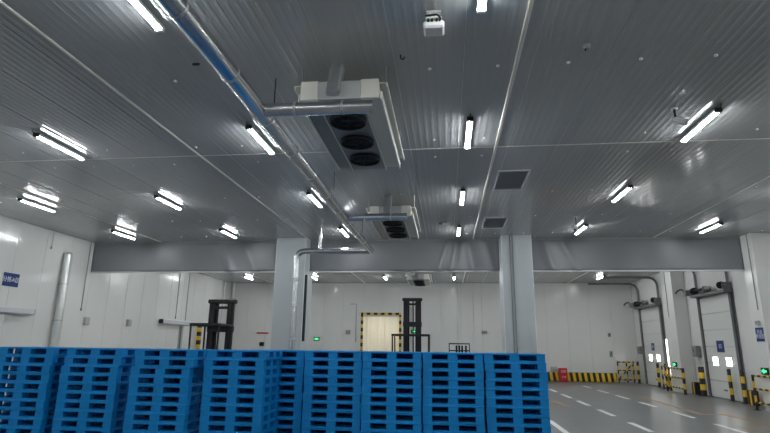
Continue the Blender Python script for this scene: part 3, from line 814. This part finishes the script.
# fire cabinet
t = thing('fire_cabinet', 'red fire cabinet with white lettering before striped kerb', 'fire cabinet', (6.16, YB-0.45, 0))
MB().bbox(-0.20, 0.20, -0.16, 0.16, 0, 0.70, 0.015).build('body', M['red'], t)
MB().bbox(-0.18, 0.18, -0.172, -0.16, 0.03, 0.67, 0.004).build('door', M['red'], t)
text_mesh('lettering', '消防', 0.15, M['white'], t, (0, -0.175, 0.52), (PI/2, 0, 0))
text_mesh('lettering', '119', 0.15, M['white'], t, (0, -0.175, 0.24), (PI/2, 0, 0))
# ------------------------------------------------------------------ strip curtain doorway in the back wall
t = thing('door_3', 'doorway with cream strip curtain and black and yellow frame', 'door', (-3.78, YB, 0), kind='structure')
for sx, x0 in ((-1, -1.18), (1, 1.05)):
    MB().bbox(x0, x0+0.13, -0.05, 0.0, 0, 3.60, 0.008).build('frame_post', M['haz_fine_z'], t)
MB().bbox(-1.18, 1.18, -0.055, 0.0, 3.47, 3.60, 0.008).build('frame_head', M['haz_x'], t)
MB().box(-1.04, 1.04, 0.02, 0.06, 3.38, 3.44).build('hanging_rail', M['steel'], t)
sm = MB()
seg = 6; w2 = 0.115
vs = []; 
for z in (0.04, 3.40):
    for yy in (0.0, 0.006):
        for k in range(seg+1):
            u = -1+2*k/seg
            vs.append((u*w2, yy+0.014*(u*u), z))
K = seg+1
fs = []
for k in range(seg):
    fs += [(k, k+1, 2*K+k+1, 2*K+k), (K+k, 3*K+k, 3*K+k+1, K+k+1)]
fs += [(0, 2*K, 3*K, K), (seg, K+seg, 3*K+seg, 2*K+seg)]
sm.add(vs, fs, True)
sm = sm.mesh('curtain_strip', M['strip'])
for k in range(10):
    link('curtain_strip', sm, t, (-0.93+k*0.206, 0.07+0.012*(k % 2), 0), random.uniform(-0.05, 0.05))
lp = thing('corridor_lamp', 'warm lamp in the corridor behind strip curtain', 'lamp', (-3.78, YB+1.6, 3.695))
MB().bbox(-0.6, 0.6, -0.1, 0.1, -0.06, 0, 0.01).build('housing', M['white'], lp)
MB().box(-0.56, 0.56, -0.08, 0.08, -0.072, -0.061).build('diffuser', M['lampwarm'], lp)

# ------------------------------------------------------------------ sliding cold room doors (left wall)
def slide_door(num, y0, y1, yd0, yd1, label, zr=2.69):
    t = thing('door_%d' % num, label, 'door', (XL, 0, 0), kind='structure')
    MB().bbox(0.01, 0.20, y0+0.05, y1, zr-0.11, zr+0.12, 0.03).build('rail_cover', M['rail'], t)
    MB().bbox(0.005, 0.21, y0-0.03, y0+0.05, zr-0.09, zr+0.10, 0.03).build('end_cap', M['black'], t)
    MB().bbox(0.06, 0.18, yd0, yd1, 0.02, zr-0.13, 0.015).build('door_leaf', M['door'], t)
    mb = MB().box(0.0, 0.05, yd0-0.12, yd0-0.02, 0, zr-0.12); mb.build('door_jamb', M['steel'], t)
    MB().bbox(0.18, 0.24, yd0+0.12, yd0+0.17, 0.9, 1.3, 0.01).build('pull_handle', M['black'], t)
    for yy in (yd0+0.4, yd1-0.4): MB().cbox((0.12, yy, zr-0.12), (0.05, 0.16, 0.06)).build('hanger', M['steel'], t)
slide_door(4, 22.7, 27.6, 24.75, 27.3, 'white sliding cold-room door under rail with black end cap')
t = thing('door_5', 'white sliding door with pale top rail at left picture edge', 'door', (XL, 0, 0), kind='structure')
MB().bbox(0.01, 0.20, 10.0, 15.12, 2.53, 2.72, 0.03).build('rail_cover', M['rail'], t)
MB().bbox(0.005, 0.21, 15.12, 15.18, 2.54, 2.71, 0.03).build('end_cap', M['rail'], t)
MB().bbox(0.06, 0.18, 10.8, 14.03, 0.02, 2.49, 0.015).build('door_leaf', M['door'], t)
MB().box(0.0, 0.05, 14.06, 14.16, 0, 2.52).build('door_jamb', M['steel'], t)
MB().bbox(0.18, 0.24, 13.6, 13.65, 0.9, 1.3, 0.01).build('pull_handle', M['black'], t)
# hazard post beside the sliding door
t = thing('hazard_post', 'black and yellow post beside the sliding cold-room door', 'post', (-12.62, 26.0, 0))
MB().bbox(-0.09, 0.09, -0.09, 0.09, 0, 2.70, 0.01).build('post', M['haz_fine_z'], t)
MB().cbox((0, 0, 0.01), (0.26, 0.26, 0.02)).build('base_plate', M['black'], t)

# conduits on walls
def conduit(label, pts, r=0.016, material='grey'):
    t = thing('wall_conduit', label, 'conduit', pts[0])
    p0 = Vector(pts[0])
    MB().tube(path([Vector(p)-p0 for p in pts], 0.08), r, 8).build('tube', M[material], t)
    z = min(p[2] for p in pts)
    q = Vector(pts[-1])-p0
    MB().cbox(q, (0.05, 0.05, 0.08)).build('end_fitting', M[material], t)
xw = XL+0.022
conduit('thin dark conduit down left wall before the smoke curtain', [(xw, 17.44, H-0.01), (xw, 17.44, 2.86)])
conduit('thin dark conduit on left wall beyond curtain, nearer of two', [(xw, 24.13, H-0.01), (xw, 24.13, 2.92)])
conduit('thin dark conduit on left wall beyond curtain, farther of two', [(xw, 25.1, H-0.01), (xw, 25.1, 2.78)])
conduit('pale conduit dropping from ceiling by left picture edge', [(xw+0.02, 15.55, H-0.01), (xw+0.02, 15.55, 4.75)], 0.014, 'rail')
conduit('bent conduit on the back wall left of strip curtain doorway', [(-5.62, YB-0.022, 4.09), (-5.24, YB-0.022, 4.09), (-5.24, YB-0.022, 2.0)])
conduit('vertical white pipe in the back left corner, right one', [(XL+0.25, 30.2, H-0.01), (XL+0.25, 30.2, 0.3)], 0.07, 'pvc')
conduit('vertical white pipe in the back left corner, left one', [(XL+0.1, 29.2, H-0.01), (XL+0.1, 29.2, 0.3)], 0.05, 'pvc')
conduit('thin conduit on the back wall near middle, left of two', [(0.62, YB-0.022, H-0.01), (0.62, YB-0.022, 0.6)], 0.012, 'rail')
conduit('thin conduit on the back wall near middle, right of two', [(1.52, YB-0.022, H-0.01), (1.52, YB-0.022, 0.6)], 0.012, 'rail')
wall_box('junction_box', 'round-edged grey junction box on left wall by the white pipe', (XL+0.06, 17.76, 2.47), (0.12, 0.22, 0.26), M['greypanel'], 'junction box', False)
wall_box('junction_box', 'grey junction box on left wall beyond smoke curtain', (XL+0.06, 20.35, 2.52), (0.12, 0.22, 0.26), M['greypanel'], 'junction box', False)
wall_box('switch_box', 'small grey box on back wall left of the red fire cabinet', (5.78, YB-0.06, 0.66), (0.34, 0.12, 0.22), M['greypanel'], 'switch box', False)
wall_box('alarm_box', 'small dark alarm box on right end of back wall, upper', (8.84, YB-0.05, 2.47), (0.14, 0.09, 0.20), M['grey'], 'alarm box')
wall_box('alarm_box', 'small dark alarm box on right end of back wall, lower', (8.85, YB-0.05, 1.46), (0.14, 0.09, 0.30), M['grey'], 'alarm box')
wall_box('wall_speaker', 'small dark fitting on back wall left of right column', (2.1, YB-0.05, 2.56), (0.30, 0.09, 0.13), M['grey'], 'fitting', False)
wall_box('switch_box', 'grey switch box on back wall left of strip curtain doorway', (-5.71, YB-0.05, 2.48), (0.24, 0.09, 0.2), M['grey'], 'switch box', False)
wall_box('notice_strip', 'thin dark red strip notice on back wall', (-10.82, YB-0.02, 2.37), (0.74, 0.03, 0.07), M['red'], 'notice', False)
wall_box('switch_box', 'black switch box under the red strip on back wall', (-10.83, YB-0.05, 1.74), (0.26, 0.09, 0.22), M['black'], 'switch box', False)

# ------------------------------------------------------------------ lift trucks
def lift_truck(label, loc, mast_w, mast_h, guard_w, guard_z, guard_dy, body_dy, rz=0, thick=0.17, cyl_x=0.03):
    t = thing('lift_truck', label, 'lift truck', loc, rz, group='black lift trucks')
    hw = mast_w/2
    B = M['blackmetal']
    for s in (-1, 1):
        a, b = sorted((s*hw, s*(hw-thick*0.7)))
        mb = MB().bbox(a, b, -0.07, 0.03, 0.06, mast_h-0.05, 0.012).bbox(a+0.02, b-0.02, 0.02, 0.08, 0.06, mast_h-0.05, 0.008)
        mb.build('outer_upright', B, t)
        a, b = sorted((s*(hw-thick*0.6), s*(hw-thick)))
        MB().bbox(a, b, 0.035, 0.10, 0.08, mast_h-0.02, 0.008).build('inner_upright', B, t)
    MB().bbox(-hw-0.05, hw+0.05, -0.10, 0.10, mast_h-0.13, mast_h, 0.025).build('top_crossbar', B, t)
    MB().bbox(-hw+0.02, hw-0.02, -0.07, 0.06, mast_h-0.30, mast_h-0.22, 0.01).build('upper_tie', B, t)
    MB().bbox(-hw-0.02, hw+0.02, -0.08, 0.06, mast_h*0.735-0.20, mast_h*0.735, 0.02).build('middle_tie', B, t)
    MB().bbox(-hw, hw, -0.08, 0.06, 0.3, 0.45, 0.015).build('lower_tie', B, t)
    MB().cyl((cyl_x, 0.02 if cyl_x < 0.1 else -0.1, 0.1), (cyl_x, 0.02 if cyl_x < 0.1 else -0.1, mast_h-0.13), 0.03, 10).build('lift_cylinder', B, t)
    MB().cyl((cyl_x-0.08, -0.085, 0.1), (cyl_x-0.08, -0.085, mast_h*0.9), 0.014, 6).build('chain', M['rubber'], t)
    # carriage and forks, on the far side of the mast
    MB().bbox(-hw+0.02, hw-0.02, 0.12, 0.18, 0.12, 0.62, 0.012).build('carriage', B, t)
    for s in (-1, 1):
        mb = MB().bbox(s*0.25-0.055, s*0.25+0.055, 0.181, 0.225, 0.06, 0.6, 0.006).bbox(s*0.25-0.055, s*0.25+0.055, 0.226, 1.3, 0.06, 0.10, 0.006)
        mb.build('fork', B, t)
    # overhead guard: posts, rim and bars
    gw = guard_w/2
    y0, y1 = guard_dy, guard_dy-1.0
    g = MB().bbox(-gw, gw, y0-0.06, y0, guard_z-0.075, guard_z, 0.012).bbox(-gw, gw, y1, y1+0.06, guard_z-0.075, guard_z, 0.012)
    g.bbox(-gw, -gw+0.07, y1+0.06, y0-0.06, guard_z-0.075, guard_z, 0.012).bbox(gw-0.07, gw, y1+0.06, y0-0.06, guard_z-0.075, guard_z, 0.012)
    g = g.build('overhead_guard', B, t)
    for k in range(5):
        xx = -gw+0.07+(k+1)*(guard_w-0.14)/6
        MB().box(xx-0.015, xx+0.015, y1+0.06, y0-0.06, guard_z-0.06, guard_z-0.02).build('guard_bar', B, g)
    for s in (-1, 1):
        for yy in (y0-0.03, y1+0.03):
            MB().cyl((s*(gw-0.04), yy, guard_z-0.05), (s*(gw-0.06), yy, 0.85), 0.03, 8).build('guard_post', B, t)
    # body, seat, wheels
    MB().bbox(-gw+0.02, gw-0.02, y1-0.15, y0-0.1, 0.16, 0.88, 0.06).build('body', M['truckgrey'], t)
    MB().bbox(-gw+0.02, gw-0.02, y0-0.1, -0.12, 0.10, 0.42, 0.03).build('battery_box', M['truckorange'], t)
    mb = MB().bbox(-0.24, 0.24, y1+0.25, y1+0.70, 0.88, 0.98, 0.03).bbox(-0.24, 0.24, y1+0.17, y1+0.26, 0.98, 1.45, 0.03)
    mb.build('seat', M['black'], t)
    MB().ring((0, y0-0.25, 1.15), 0.16, 0.015, 'z', 18, 6).build('steering_wheel', M['black'], t)
    MB().cyl((0, y0-0.25, 1.15), (0, y0-0.2, 0.85), 0.03, 8).build('steering_column', M['black'], t)
    for s in (-1, 1):
        for yy in (y1+0.05, -0.25):
            MB().tube([(s*(gw-0.14), yy, 0.15), (s*(gw-0.01), yy, 0.15)], 0.15, 16).build('wheel', M['rubber'], t)
    return t
lift_truck('black lift truck with tall mast standing left of pipe column', (-7.16, 16.2, 0), 0.82, 3.12, 0.96, 2.33, -0.15, 0, 0.0, 0.26, 0.30)
lift_truck('black lift truck with tall mast before strip curtain doorway', (-1.42, 22.0, 0), 0.74, 3.70, 1.50, 2.20, -0.2, 0, 0.0, 0.25)
t = thing('pallet_truck', 'small dark stacker truck with load guard behind the pallets', 'pallet truck', (0.52, 23.0, 0))
MB().bbox(-0.40, 0.40, -0.25, 0.25, 0.12, 0.85, 0.06).build('body', M['truckgrey'], t)
mb = MB().bbox(-0.45, 0.45, 0.26, 0.30, 1.84, 1.89, 0.008)
for xx in (-0.43, 0.43): mb.bbox(xx-0.02, xx+0.02, 0.26, 0.30, 0.3, 1.84, 0.006)
mb.bbox(-0.41, 0.41, 0.26, 0.30, 1.55, 1.60, 0.008)
mb.build('load_guard', M['blackmetal'], t)
mb = MB()
for xx in (-0.12, 0.0, 0.12, 0.28): mb.bbox(xx-0.04, xx+0.04, 0.20, 0.255, 0.80, 1.79, 0.01)
mb.build('mast', M['rubber'], t)
for s in (-1, 1):
    MB().bbox(s*0.24-0.08, s*0.24+0.08, 0.30, 1.4, 0.05, 0.12, 0.01).build('fork', M['blackmetal'], t)
    MB().tube([(s*0.30-0.04, -0.1, 0.11), (s*0.30+0.04, -0.1, 0.11)], 0.11, 14).build('wheel', M['rubber'], t)
MB().tube(path([(0, -0.22, 0.8), (0, -0.5, 1.15), (0, -0.62, 1.2)], 0.1), 0.025, 8).build('tiller', M['black'], t)
